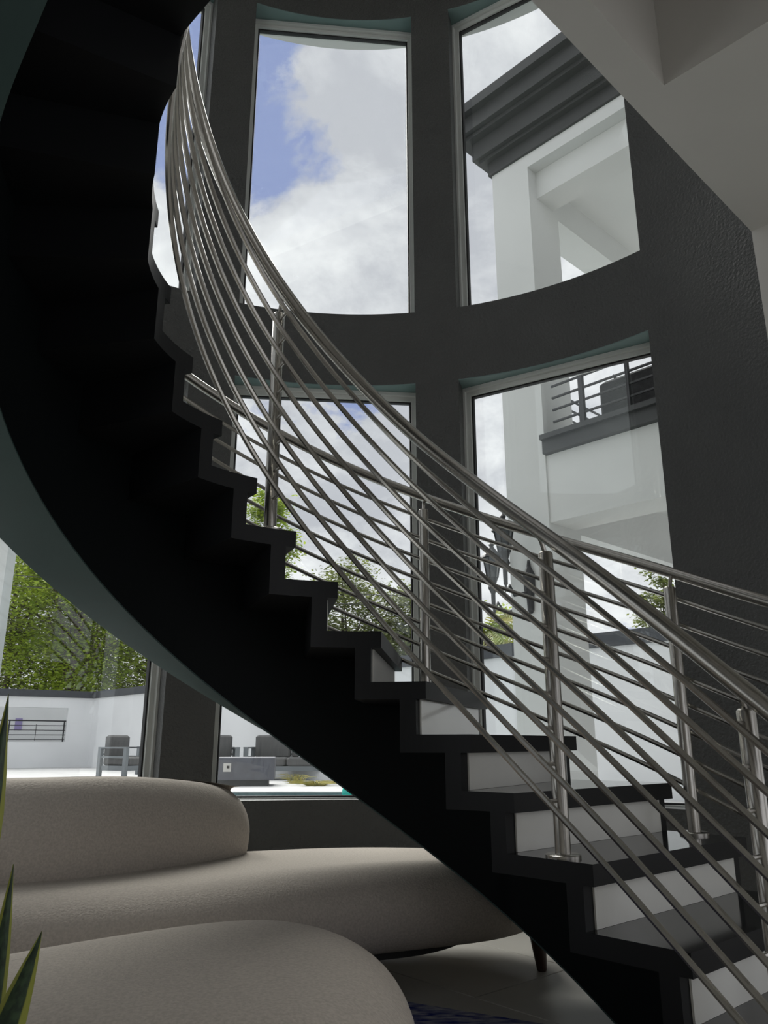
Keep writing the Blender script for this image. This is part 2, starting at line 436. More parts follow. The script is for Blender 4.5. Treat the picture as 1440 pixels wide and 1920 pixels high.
struct(mb.obj('ceiling', M_WHITE), 'flat white ceiling high above the stairwell', 'ceiling')

# ------------------------------------------------------------------ staircase
C = Vector((-0.071, 2.135)); RI = 0.6365; RISE = 0.175; Z0 = 0.875
TH0, DT = radians(56.43), radians(14.007); U0, U1 = -1.0, 12.0; G = 0.266; WID = 0.965
def nrm(u):
    a = TH0 + DT * min(max(u, U0), U1); return Vector((cos(a), sin(a)))
def tan_(u):
    n = nrm(u); return Vector((-n.y, n.x))
def pt(off, u):
    uc = min(max(u, U0), U1)
    p = C + nrm(u) * (RI + off)
    if u < U0: p = p + tan_(U0) * (G * (u - U0))
    if u > U1: p = p + tan_(U1) * (G * (u - U1))
    return p
def adv(off, u, d):
    g = DT * (RI + off)
    while d > 1e-9:
        if u < U0 - 1e-9:
            step = min(d, (U0 - u) * G); u += step / G
        elif u < U1 - 1e-9:
            step = min(d, (U1 - u) * g); u += step / g
        else:
            step = d; u += d / G
        d -= step
    return u
def zt(u): return Z0 + RISE * u
TT, OV, RT = 0.058, 0.036, 0.056
stair = thing('staircase', 'black folded-plate spiral staircase with white risers and dark curved spine beam', 'staircase', (C.x, C.y, 0))
N0, N1 = -4, 15
def arc(off, ua, ub, n):
    return [tuple(pt(off, ua + (ub - ua) * i / n)) for i in range(n + 1)]
for n in range(N0, N1 + 1):
    # tread
    A = arc(0, n, adv(0, n + 1, OV) if n < N1 else n + 1.6, 8); B = arc(WID, n, adv(WID, n + 1, OV) if n < N1 else n + 1.6, 8)
    to = MB().strip(A, B, zt(n) - TT, zt(n)).obj('tread', M_STEP, stair)
    to.data.materials.append(M_TREAD)
    for pg in to.data.polygons:
        if abs(pg.normal.z) > 0.5 and pg.center.z > zt(n) - 0.01: pg.material_index = 1
    # folded riser below its nosing
    za = zt(n - 1) - TT if n > N0 else 0.0
    i0, o0_ = adv(0, n, OV), adv(WID, n, OV)
    i1, o1_ = adv(0, n, OV + RT), adv(WID, n, OV + RT)
    A = arc(0, i0, i1, 3); B = arc(WID, o0_, o1_, 3)
    MB().strip(A, B, za, zt(n) - TT).obj('riser', M_STEP, stair)
    # white facing panel
    q0 = Vector(pt(0.045, adv(0.045, n, OV))); q1 = Vector(pt(0.915, adv(0.915, n, OV)))
    t = tan_(n) * -1
    nn = (q1 - q0).normalized(); fr = Vector((nn.y, -nn.x))
    if fr.dot(t) < 0: fr = -fr
    poly = [q0, q1, q1 + fr * 0.006, q0 + fr * 0.006]
    MB().prism([tuple(p) for p in poly], zt(n - 1) + 0.0005 if n > N0 else 0.002, zt(n) - TT - 0.0005).obj('riser_panel', M_PANEL, stair)
# spine beam: smooth helical underside, top stepped against the folds
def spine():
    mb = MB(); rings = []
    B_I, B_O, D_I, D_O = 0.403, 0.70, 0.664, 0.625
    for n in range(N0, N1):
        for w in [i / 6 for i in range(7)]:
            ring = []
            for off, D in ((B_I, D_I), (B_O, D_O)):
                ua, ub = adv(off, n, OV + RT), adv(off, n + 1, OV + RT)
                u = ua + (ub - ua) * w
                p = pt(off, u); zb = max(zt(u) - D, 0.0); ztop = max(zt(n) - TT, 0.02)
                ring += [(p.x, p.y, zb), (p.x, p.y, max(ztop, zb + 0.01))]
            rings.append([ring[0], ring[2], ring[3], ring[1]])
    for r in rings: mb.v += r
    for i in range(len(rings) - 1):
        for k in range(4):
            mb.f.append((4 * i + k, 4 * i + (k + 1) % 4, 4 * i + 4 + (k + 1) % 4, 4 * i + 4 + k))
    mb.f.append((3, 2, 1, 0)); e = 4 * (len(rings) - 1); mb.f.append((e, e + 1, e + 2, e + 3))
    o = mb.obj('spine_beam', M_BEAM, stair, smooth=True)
    o['label'] = 'thick black curved beam under the steps'
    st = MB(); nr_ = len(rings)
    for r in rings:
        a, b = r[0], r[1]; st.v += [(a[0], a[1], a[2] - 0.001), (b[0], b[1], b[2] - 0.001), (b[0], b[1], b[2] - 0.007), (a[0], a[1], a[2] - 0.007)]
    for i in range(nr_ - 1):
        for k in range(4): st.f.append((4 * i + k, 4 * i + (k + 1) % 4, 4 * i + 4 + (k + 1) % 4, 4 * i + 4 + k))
    q = st.obj('beam_soffit', M_SOFF, o, True); q['label'] = 'underside of the beam, daylight from below put into its teal colour'
spine()

# ------------------------------------------------------------------ railings
def interp(tab, u):
    if u <= tab[0][0]: return tab[0][1]
    for (a, x), (b, y) in zip(tab, tab[1:]):
        if u <= b:
            q = (u - a) / (b - a); return x + (y - x) * q
    return tab[-1][1]
def railing(name, label, ex_tab, off_bar, off_hand, off_post, bar0, gap_, nbar, hand, posts, hr, br, side):
    root = thing(name, label, 'railing', (C.x, C.y, 0))
    us = [-4.3 + i * 0.125 for i in range(int(19.6 / 0.125))]
    def path(off, h):
        P = [Vector((*pt(off, u), zt(u) + h + interp(ex_tab, u))) for u in us]
        for _ in range(60):
            P = [P[0]] + [P[i] * 0.5 + (P[i - 1] + P[i + 1]) * 0.25 for i in range(1, len(P) - 1)] + [P[-1]]
        return P
    def rz(u, h):
        P = path(off_bar, h); i = (u + 4.3) / 0.125; j = int(i); return P[j].lerp(P[j + 1], i - j)
    MB().tube(path(off_hand, hand), hr, 14).obj('handrail', M_STEEL, root, True)
    for i in range(nbar):
        MB().tube(path(off_bar, bar0 + gap_ * i), br, 8).obj('bar', M_STEEL, root, True)
    for u, n in posts:
        p = pt(off_post, u); base = zt(n)
        ztop = rz(u, bar0 + gap_ * (nbar - 1)).z + 0.035
        zh = rz(u, hand).z
        post = MB().lathe((p.x, p.y, base), [(0.0235, 0.0), (0.0235, ztop - base - 0.006), (0.019, ztop - base)], 18).obj('post', M_STEEL, root, True)
        MB().lathe((p.x, p.y, base), [(0.052, 0.0), (0.052, 0.008), (0.048, 0.011)], 24).obj('base_flange', M_STEEL, post, True)
        ph = pt(off_hand, u)
        MB().tube([(p.x, p.y, ztop - 0.01), (p.x * .6 + ph.x * .4, p.y * .6 + ph.y * .4, (ztop + zh) / 2), (ph.x, ph.y, zh)], 0.0075, 8).obj('stem', M_STEEL, post, True)
        for i in range(nbar):
            b = rz(u, bar0 + gap_ * i); z = b.z
            MB().tube([(p.x, p.y, z), (b.x, b.y, z)], 0.006, 8).obj('standoff', M_STEEL, post, True)
railing('stair_railing', 'near stainless steel stair railing along the inner stepped edge, steeply sweeping bars',
        [(-4.5, -0.15), (-3.25, -0.06), (-2.5, -0.005), (-1.7, 0.045), (-0.5, 0.055), (1.0, 0.0), (4, 0.0)],
        -0.022, 0.008, 0.055, 0.034, 0.104, 8, 0.862, ((-3.7, -4), (-1.49, -2), (4.5, 4), (10.5, 10)), 0.0245, 0.0098, -1)
railing('stair_railing', 'far stainless steel stair railing along the outer edge, flatter bars in front of the windows',
        [(-4.4, 0.21), (-2.73, 0.115), (-1.38, 0.040), (-0.2, 0.018), (1.0, 0.005), (3.0, -0.015), (6, -0.015)],
        0.972, 0.95, 0.909, 0.0, 0.104, 8, 0.832, ((-3.9, -4), (-1.39, -2), (1.7, 1), (5.1, 5), (8.2, 8), (11.3, 11)), 0.0225, 0.0092, 1)

# ------------------------------------------------------------------ sofa and ottoman
def catmull(P, per=10):
    n = len(P); out = []
    for i in range(n):
        p0, p1, p2, p3 = (Vector(P[(i + j - 1) % n]) for j in range(4))
        for k in range(per):
            t = k / per
            out.append(0.5 * ((2 * p1) + (p2 - p0) * t + (2 * p0 - 5 * p1 + 4 * p2 - p3) * t * t + (3 * p1 - p0 - 3 * p2 + p3) * t ** 3))
    return out
def ccw(P):
    a = sum(P[i].x * P[(i + 1) % len(P)].y - P[(i + 1) % len(P)].x * P[i].y for i in range(len(P)))
    return P if a > 0 else list(reversed(P))
def soft_slab(P, z0, z1, inset_t, inset_b, per=10, zmid=0.5, ztop=None):
    """cushion: an outline swept up a rounded profile; each ring is the last one moved inwards and relaxed, so it never folds"""
    P = ccw(catmull(P, per)); n = len(P)
    zm = z0 + (z1 - z0) * zmid
    def step(ring, d):
        out = []
        for i in range(n):
            t = (ring[(i + 2) % n] - ring[i - 2])
            t = t.normalized() if t.length > 1e-6 else Vector((1, 0))
            out.append(ring[i] + Vector((-t.y, t.x)) * d)
        for _ in range(2):
            out = [out[i] * 0.6 + (out[i - 1] + out[(i + 1) % n]) * 0.2 for i in range(n)]
        return out
    def rings(total, K):
        r = P; res = []; done = 0.0
        for i in range(1, K + 1):
            want = total * (1 - cos(pi / 2 * i / K))
            while want - done > 1e-6:
                d = min(0.012, want - done); r = step(r, d); done += d
            res.append(r)
        return res
    K = 12
    top, bot = rings(inset_t, K), rings(inset_b, 6)
    mb = MB(); allr = []
    for i in range(6, 0, -1):
        allr.append((bot[i - 1], zm - (zm - z0) * sin(pi / 2 * i / 6)))
    allr.append((P, zm))
    for i in range(1, K + 1): allr.append((top[i - 1], zm + (z1 - zm) * sin(pi / 2 * i / K)))
    r = top[-1]
    for q in range(3):
        r = step(r, 0.012); allr.append((r, z1 + 0.0006 * (q + 1)))
    for r, z in allr:
        for i, p in enumerate(r):
            zz = zm + (z - zm) * ztop(P[i]) if (ztop and z > zm) else z
            mb.v.append((p.x, p.y, zz))
    R = len(allr)
    for i in range(R - 1):
        for j in range(n): mb.f.append((i * n + j, i * n + (j + 1) % n, (i + 1) * n + (j + 1) % n, (i + 1) * n + j))
    mb.f.append(tuple(range(n - 1, -1, -1)))
    # close the top with a strip across the cushion instead of one big face
    b = (R - 1) * n
    i0 = max(range(n), key=lambda i: r[i].x); k = 0
    idx = [b + (i0 + i) % n for i in range(n)]
    lo, hi = 0, n - 1
    mb.f.append((idx[0], idx[1], idx[n - 1]))
    lo, hi = 1, n - 1
    while hi - lo > 2:
        mb.f.append((idx[lo], idx[lo + 1], idx[hi - 1], idx[hi])); lo += 1; hi -= 1
    if hi - lo == 2: mb.f.append((idx[lo], idx[lo + 1], idx[hi]))
    return mb
sofa = thing('sofa', 'long freeform beige felt sofa with curved backrest under the stairs', 'sofa', (-0.7, 3.1, 0))
SEAT = [(-2.05, 2.30), (-1.6, 2.34), (-1.14, 2.47), (-0.62, 2.64), (-0.18, 2.93), (0.16, 3.09), (0.46, 3.23), (0.66, 3.44), (0.67, 3.66), (0.46, 3.83), (0.10, 3.93), (-0.25, 3.92), (-0.62, 3.80), (-1.1, 3.58), (-1.6, 3.36), (-2.0, 3.08), (-2.2, 2.66)]
soft_slab(SEAT, 0.125, 0.405, 0.20, 0.13, zmid=0.5).obj('seat', M_FABRIC, sofa, True)
BACK = [(-2.05, 2.66), (-1.65, 2.66), (-1.26, 2.77), (-0.96, 2.97), (-0.72, 3.25), (-0.57, 3.50), (-0.62, 3.66), (-0.80, 3.62), (-1.02, 3.40), (-1.30, 3.20), (-1.65, 3.04), (-2.02, 2.94), (-2.14, 2.80)]
def backtop(p):
    d = (p - Vector((-0.60, 3.60))).length
    q = max(0.0, 1 - d / 0.75); return 1.0 - 0.30 * q * q
soft_slab(BACK, 0.36, 0.725, 0.135, 0.03, zmid=0.35, ztop=backtop).obj('backrest', M_FABRIC, sofa, True)
MB().prism([tuple(p) for p in catmull([(Vector(p) * 0.72 + Vector((-0.70, 3.15)) * 0.28) for p in SEAT], 4)], 0.105, 0.14).obj('base_frame', M_DARK, sofa)
for lx, ly in ((0.60, 3.42), (-0.35, 3.02), (-1.75, 2.55), (-1.7, 3.1), (-0.3, 3.72)):
    dx_, dy_ = 0.03 * (lx + 0.7), 0.03 * (ly - 3.1)
    MB().tube([(lx + dx_ * .3, ly + dy_ * .3, 0.0), (lx + dx_ * .3, ly + dy_ * .3, 0.006), (lx, ly, 0.15)], 0.02, 14, rads=[0.016, 0.019, 0.036]).obj('leg', M_WOOD, sofa, True)
otto = thing('ottoman', 'pebble-shaped beige felt ottoman in front of the sofa', 'ottoman', (-0.5, 2.05, 0))
OTT = [(0.075, 1.90), (0.03, 2.24), (-0.12, 2.47), (-0.34, 2.56), (-0.58, 2.48), (-0.82, 2.29), (-1.04, 2.07), (-1.18, 1.82), (-1.08, 1.60), (-0.80, 1.52), (-0.45, 1.46), (-0.15, 1.44), (0.03, 1.60)]
soft_slab(OTT, 0.10, 0.385, 0.20, 0.12, zmid=0.42).obj('cushion', M_FABRIC, otto, True)
for lx, ly in ((-0.12, 1.68), (-0.2, 2.3), (-0.85, 1.75), (-0.75, 2.15)):
    MB().tube([(lx, ly, 0.012), (lx, ly, 0.12)], 0.02, 12, rads=[0.015, 0.026]).obj('leg', M_WOOD, otto, True)

# rug
ra = Vector((-0.888, 0.46)); rb_ = Vector((-0.46, -0.888)); r0 = Vector((0.56, 2.762))
def rug():
    mb = MB()
    c = r0 + ra * 0.6 + rb_ * 0.85
    mb.rbox((c.x, c.y), (ra.x, ra.y), 0.6, 0.85, 0.0005, 0.0115, 0.005)
    return tag(mb.obj('rug', M_RUG), 'blue and grey flecked woven rug under the ottoman', 'rug')
rug()

# ------------------------------------------------------------------ snake plant in the near left corner
def leaf(base, tip, width, bend, facing, n=14, twist=0.5, wave=0.0):
    base, tip = Vector(base), Vector(tip); vs = []; fs = []; uvs = []
    for i in range(n + 1):
        t = i / n
        p = base + (tip - base) * t + Vector(bend) * sin(pi * t)
        w = width * (min(1, 0.62 + 0.9 * t) if t < 0.4 else max(0.0, 1 - ((t - 0.4) / 0.6) ** 2.2)) * (1 + wave * sin(17 * t)) + 0.0006
        a = facing + twist * (t - 0.5) * 2
        d = Vector((cos(a), sin(a), 0)); nn = Vector((-sin(a), cos(a), 0))
        for q, bow in ((-1, 0.25), (-0.5, 0.06), (0, 0.0), (0.5, 0.06), (1, 0.25)):
            vs.append(p + d * (q * w / 2) + nn * (bow * w)); uvs.append((0.5 + q / 2, t))
        for q, bow in ((1, 0.25), (0.5, 0.0), (0, -0.06), (-0.5, 0.0), (-1, 0.25)):
            vs.append(p + d * (q * w / 2) + nn * (bow * w - 0.0025)); uvs.append((0.5 + q / 2, t))
    for i in range(n):
        for j in range(10):
            fs.append((i * 10 + j, i * 10 + (j + 1) % 10, i * 10 + 10 + (j + 1) % 10, i * 10 + 10 + j))
    return vs, fs, uvs
plant = thing('snake_plant', 'snake plant with yellow-edged upright leaves at the left edge', 'plant', (-0.57, 1.10, 0))
MB().lathe((-0.57, 1.10, 0), [(0.09, 0.0), (0.12, 0.02), (0.14, 0.2), (0.15, 0.22), (0.135, 0.22), (0.13, 0.19)], 28).obj('pot', M_POT, plant, True)
MB().lathe((-0.57, 1.10, 0.18), [(0.128, 0.0), (0.125, 0.012), (0.05, 0.02)], 20).obj('soil', M_SOIL, plant)
def px_at(x, y, d):
    X = (x - 720) / 1475.0; Y = (960 - y) / 1475.0; p = radians(16.31)
    f_, u_ = cos(p) - sin(p) * Y, sin(p) + cos(p) * Y
    return Vector((X / f_ * d, d, CAM_Z + u_ / f_ * d))
for tip, basexy, w, bend, fac, tw, wv in (
        ((16, 1300, 1.12), (-0.65, 1.12), 0.046, (0.040, 0, 0.0), 0.15, 0.45, 0.10),
        ((25, 1620, 1.10), (-0.505, 1.11), 0.034, (0.004, 0, 0), 0.25, 0.35, 0.06),
        ((79, 1745, 1.06), (-0.575, 1.05), 0.062, (0.010, 0, 0.0), 0.1, 0.15, 0.0),
        ((-60, 1500, 1.15), (-0.62, 1.16), 0.05, (-0.02, 0, 0), 0.5, 0.3, 0.0),
        ((-120, 1620, 1.1), (-0.64, 1.06), 0.05, (-0.03, 0, 0), -0.3, 0.3, 0.0)):
    tp = px_at(*tip)
    vs, fs, uvs = leaf((basexy[0], basexy[1], 0.185), tp, w, bend, fac, twist=tw, wave=wv)
    mbq = MB(); mbq.add(vs, fs); o = mbq.obj('leaf', M_SNAKE, plant, True)
    ul = o.data.uv_layers.new(name='UVMap')
    for lp in o.data.loops: ul.data[lp.index].uv = uvs[lp.vertex_index]

# ================================================================== outside
DECK = 0.08
# terrain, deck and pool
POOL = [(-7.5, 6.2), (0.6, 6.2), (0.6, 13.6), (-7.5, 13.6)]
mb = MB(); mb.prism([(-60, 55), (-60, -30), (60, -30), (60, 55)], -0.75, -0.6)
struct(mb.obj('floor_lawn', M_LAND), 'green ground beyond the terrace', 'ground')
mb = MB()
for a, b, c, d in ((-40, 40, 13.6, 40), (-40, -7.5, 5.2, 13.6), (0.6, 40, 5.2, 13.6), (-7.5, 0.6, 5.2, 6.2), (-40, 40, -25, -3.6), (-40, -3.2, -3.6, 5.2), (4.9, 40, -3.6, 5.2)):  # unseen paving beside and behind the house is added to bounce light indoors
    mb.prism([(a, c), (b, c), (b, d), (a, d)], -0.5, DECK)
struct(mb.obj('floor_terrace', M_DECK), 'pale concrete pool terrace outside the windows', 'terrace')
mb = MB(); mb.prism(POOL, -0.5, -0.06)
struct(mb.obj('pool_water', M_WATER), 'dark teal pool water outside the lower windows', 'pool')
mb = MB()
mb.prism([(-7.5, 13.57), (0.6, 13.57), (0.6, 13.6), (-7.5, 13.6)], -0.3, DECK - 0.02)
struct(mb.obj('trim_1', M_POOLT), 'tiled band along the far edge of the pool', 'pool edge')

# garden wall with dark coping
def seg_wall(mb, mc, a, b, z0, z1, th, cop=0.22):
    a, b = Vector(a), Vector(b); ex = (b - a).normalized(); c = (a + b) / 2; h = (b - a).length / 2
    mb.box((c.x, c.y), (ex.x, ex.y), h, th / 2, z0, z1)
    if mc is not None: mc.box((c.x, c.y), (ex.x, ex.y), h + 0.08, th / 2 + 0.06, z1, z1 + cop)
GWZ = 2.25
gc = Vector((-7.9, 22.2)) * 1.22; gr = gc + Vector((11.33, -12.8)) * 1.5
mb, mc = MB(), MB()
seg_wall(mb, mc, gc, gr, 0.0, GWZ, 0.25)
w1 = struct(mb.obj('wall_garden', M_GWALL), 'long white garden wall with dark coping beyond the pool', 'wall')
mc.obj('coping', M_COPING, w1)
gdir = Vector((-0.82, -0.57)).normalized()
def gp(s): return gc + gdir * s
mb, mc = MB(), MB()
op0, op1 = 0.9, 7.5
seg_wall(mb, None, gp(0), gp(op0), 0, GWZ, 0.25); seg_wall(mb, None, gp(op0), gp(op1), 0, 0.86, 0.25)
seg_wall(mb, None, gp(op0), gp(op1), 1.92, GWZ, 0.25); seg_wall(mb, None, gp(op1), gp(11), 0, GWZ, 0.25)
w2 = struct(mb.obj('wall_garden', M_GWALL), 'white garden wall with a long barred opening at the left', 'wall')
seg_wall(MB(), mc, gp(0), gp(11), 0, GWZ, 0.25); mc.obj('coping', M_COPING, w2)
mb = MB(); bo = Vector((-0.57, 0.82)) * 1.9
seg_wall(mb, None, gp(-1) + bo, gp(11) + bo, 0, 2.4, 0.2)
struct(mb.obj('wall_garden', M_GWALL), 'white wall seen through the barred opening', 'wall')
mb = MB(); q = gp(2.0) + bo - Vector((-0.57, 0.82)) * 0.12
tag(MB().box((q.x, q.y), (gdir.x, gdir.y), 0.11, 0.012, 1.25, 1.62).obj('notice_board', M_PURPLE), 'small lilac notice on the white wall beyond the opening', 'notice')
gr_ = thing('garden_railing', 'black horizontal-bar railing in the garden wall opening', 'railing', (*gp(3), 0.82))
for i in range(5):
    z = 0.93 + i * 0.145
    MB().tube([(*gp(op0), z), (*gp(op1), z)], 0.012 if i < 4 else 0.022, 6).obj('bar', M_RAILM, gr_)
for s_ in (0.95, 2.6, 4.2, 5.8): MB().tube([(*gp(s_), 0.82), (*gp(s_), 1.52)], 0.022, 6).obj('post', M_RAILM, gr_)
for s_ in (1.8, 3.4, 5.0): MB().tube([(*gp(s_), 0.9), (*gp(s_), 1.4)], 0.009, 6).obj('baluster', M_RAILM, gr_)

# neighbouring wing with column, cornice and balcony
K = Vector((1.525, 7.0)); e1 = Vector((-0.69, 0.724)).normalized(); e2 = Vector((e1.y, -e1.x))
CW1, CW2 = 0.47, 0.52
def kp(a, b): return tuple(K + e1 * a + e2 * b)              # a: along the left face going away, b: along the right face going away
def kbox(mb, a0, a1, b0, b1, z0, z1): return mb.prism([kp(a0, b0), kp(a1, b0), kp(a1, b1), kp(a0, b1)], z0, z1)
wing = thing('house_wing', 'white two-storey porch wing with square column and dark cornice outside right windows', 'building', (K.x, K.y, 0))
CT = 6.88
kbox(MB(), 0, CW1, 0, CW2, DECK, CT).obj('column', M_EXT, wing)
mb = MB()
steps = [(0.03, 0.0, 0.16), (0.10, 0.16, 0.20), (0.15, 0.20, 0.42), (0.24, 0.42, 0.47), (0.30, 0.47, 0.66), (0.38, 0.66, 0.78)]
for fl_, za, zb in steps:
    kbox(mb, -9, CW1 + fl_, -fl_, 9, CT + za, CT + zb)
mb.obj('cornice', M_FASCIA, wing)
kbox(MB(), -9, 0, 0.0, 0.30, CT - 0.16, CT - 0.002).obj('fascia_board', M_EXT, wing)
kbox(MB(), -9, 0, 0.14, 0.44, CT - 0.48, CT - 0.162).obj('front_beam', M_EXT, wing)
kbox(MB(), 0.06, 0.42, CW2, 9, CT - 0.48, CT - 0.002).obj('side_beam', M_EXT, wing)
kbox(MB(), -9, 0.2, 0.44, 9, CT - 0.10, CT - 0.004).obj('porch_ceiling', M_EXT, wing)
# balcony
BZ0, BZ1 = 3.46, 3.70
mb = MB(); kbox(mb, -9, 0, -0.04, 0.3, BZ0, BZ0 + 0.13); kbox(mb, -9, 0, -0.08, 0.3, BZ0 + 0.13, BZ1 - 0.06)
mb.obj('balcony_fascia', M_FASCIA, wing)
kbox(MB(), -9, 0, 0.02, 0.42, 2.80, BZ0 - 0.002).obj('balcony_beam', M_EXT, wing)
kbox(MB(), -9, 0.1, 0.42, 9, BZ0 - 0.1, BZ1 - 0.065).obj('balcony_slab', M_EXT, wing)
kbox(MB(), 0.06, 0.42, CW2, 9, 2.80, BZ1 - 0.07).obj('balcony_side_beam', M_EXT, wing)
brl = thing('balcony_railing', 'black horizontal-bar railing on the balcony above the white beam', 'railing', (*kp(-0.4, 0.05), BZ1))
def rail_z(i): return 3.77 + 0.122 * i
for i in range(6):
    MB().tube([(*kp(-0.107, 0.02), rail_z(i)), (*kp(-6.0, 0.02), rail_z(i))], 0.013 if i < 5 else 0.02, 8).obj('bar', M_RAILM, brl)
for a in (-0.428, -0.90, -1.8, -2.8):
    MB().box(kp(a, 0.02), tuple(e1), 0.022 if a > -0.5 else 0.014, 0.02, BZ1 - 0.06, rail_z(5) + 0.02).obj('post', M_RAILM, brl)
for i in range(6):
    MB().tube([(*kp(0.24, 0.60), rail_z(i)), (*kp(0.24, 4.5), rail_z(i))], 0.013, 8).obj('side_bar', M_RAILM, brl)
for b in (1.1, 2.2, 3.4):
    MB().box(kp(0.24, b), tuple(e1), 0.02, 0.02, BZ1 - 0.06, rail_z(5) + 0.02).obj('side_post', M_RAILM, brl)
ws = thing('wicker_daybed', 'dark wicker daybed behind the balcony railing', 'daybed', (*kp(-1.4, 0.9), BZ1 - 0.065))
MB().rbox(kp(-1.62, 0.56), tuple(e1), 1.1, 0.40, BZ1 - 0.06, BZ1 + 0.38, 0.03).obj('base', M_WICKER, ws)
mb = MB()
vs = []
for i in range(13):
    a = -2.72 + 2.2 * i / 12
    zt_ = BZ1 + 0.38 + 0.50 * sin(pi * (0.16 + 0.70 * i / 12))
    vs += [(*kp(a, 0.80), BZ1 + 0.26), (*kp(a, 0.88), BZ1 + 0.26), (*kp(a, 0.94), zt_), (*kp(a, 0.86), zt_)]
fs = []
for i in range(12):
    for k in range(4): fs.append((4 * i + k, 4 * i + (k + 1) % 4, 4 * i + 4 + (k + 1) % 4, 4 * i + 4 + k))
fs += [(3, 2, 1, 0), (48, 49, 50, 51)]
mb.add(vs, fs); mb.obj('back_shell', M_WICKER, ws)
fc = thing('folding_chair', 'slim dark slatted chair back standing on the balcony', 'chair', (*kp(-0.55, 0.55), BZ1 - 0.06))
pa, pb = kp(-0.50, 0.55), kp(-0.86, 0.62)
for o_ in (-0.05, 0.05):
    MB().tube([(pa[0] + o_ * e2.x, pa[1] + o_ * e2.y, BZ1 + 0.58), (pb[0] + o_ * e2.x, pb[1] + o_ * e2.y, BZ1 - 0.06)], 0.016, 6).obj('side_rail', M_RAILM, fc)
for i in range(9):
    t = 0.08 + 0.8 * i / 8
    x, y, z = (pa[0] + (pb[0] - pa[0]) * t, pa[1] + (pb[1] - pa[1]) * t, BZ1 + 0.58 - 0.64 * t)
    MB().tube([(x - .05 * e2.x, y - .05 * e2.y, z), (x + .05 * e2.x, y + .05 * e2.y, z)], 0.008, 6).obj('slat', M_RAILM, fc)

# wall lanterns on the column
def lantern(c, wallp, label, s=1.0):
    root = thing('wall_lantern', label, 'lantern', (c.x, c.y, c.z))
    x, y, z = c
    MB().lathe((x, y, z), [(0.02 * s, -0.30 * s), (0.022 * s, -0.16 * s), (0.05 * s, -0.10 * s), (0.035 * s, -0.06 * s), (0.055 * s, 0.0)], 8).obj('lantern_base', M_RAILM, root)
    MB().lathe((x, y, z), [(0.052 * s, 0.0), (0.085 * s, 0.20 * s)], 6).obj('lantern_glass', M_LANT_G, root)
    mb = MB()
    for k in range(6):
        q = 2 * pi * k / 6
        mb.tube([(x + .055 * s * cos(q), y + .055 * s * sin(q), z), (x + .088 * s * cos(q), y + .088 * s * sin(q), z + .2 * s)], 0.006 * s, 5)
    mb.obj('lantern_cage', M_RAILM, root)
    MB().lathe((x, y, z + 0.2 * s), [(0.115 * s, 0.0), (0.10 * s, 0.025 * s), (0.05 * s, 0.08 * s), (0.02 * s, 0.12 * s), (0.03 * s, 0.14 * s), (0.008 * s, 0.17 * s)], 8).obj('lantern_cap', M_RAILM, root)
    wx, wy, wz = wallp
    m_ = Vector((wx * .35 + x * .65, wy * .35 + y * .65, wz - 0.05))
    MB().tube([(x, y, z - 0.28 * s), (x, y, z - 0.36 * s), (x + (wx - x) * .15, y + (wy - y) * .15, wz + 0.04), m_, (x + (wx - x) * .7, y + (wy - y) * .7, wz - 0.02), (wx, wy, wz)], 0.014 * s, 8).obj('arm', M_RAILM, root, True)
    MB().lathe((wx, wy, wz), [(0.012, -0.2 * s), (0.03, -0.17 * s), (0.035, -0.05), (0.055 * s, 0.02), (0.06 * s, 0.16 * s), (0.02, 0.24 * s), (0.012, 0.3 * s)], 8).obj('wall_plate', M_RAILM, root)
lw = px_at(992, 1108, 7.10)
wp = Vector(kp(0.24, -0.02))
lz = px_at(963, 1035, 7.0).z
lantern(Vector((*kp(0.30, -0.30), lz)), (wp.x, wp.y, lw.z), 'upper black wall lantern on a curved arm on the white column', 1.0)
lantern(Vector((*kp(CW1 + 0.12, -0.12), lz - 0.17)), (*kp(CW1 + 0.02, 0.2), lw.z - 0.1), 'lower black lantern at the left corner of the white column', 0.95)

# second porch column at the far left
Q = Vector((-4.42, 9.0))
pl = thing('porch_column', 'white porch column with dark beam cap at the left edge', 'column', (Q.x, Q.y, DECK))
def qbox(mb, a0, a1, b0, b1, z0, z1): return mb.prism([tuple(Q - e1 * a0 * -1 + e2 * b0 * 1) if False else tuple(Q + Vector((a, b))) for a, b in ((a0, b0), (a1, b0), (a1, b1), (a0, b1))], z0, z1)
qbox(MB(), -0.6, 0.0, 0, 0.22, DECK, 3.20).obj('shaft', M_EXT, pl)
qbox(MB(), -4.0, 0.06, -0.06, 0.28, 3.20, 3.62).obj('cap_beam', M_FASCIA, pl)

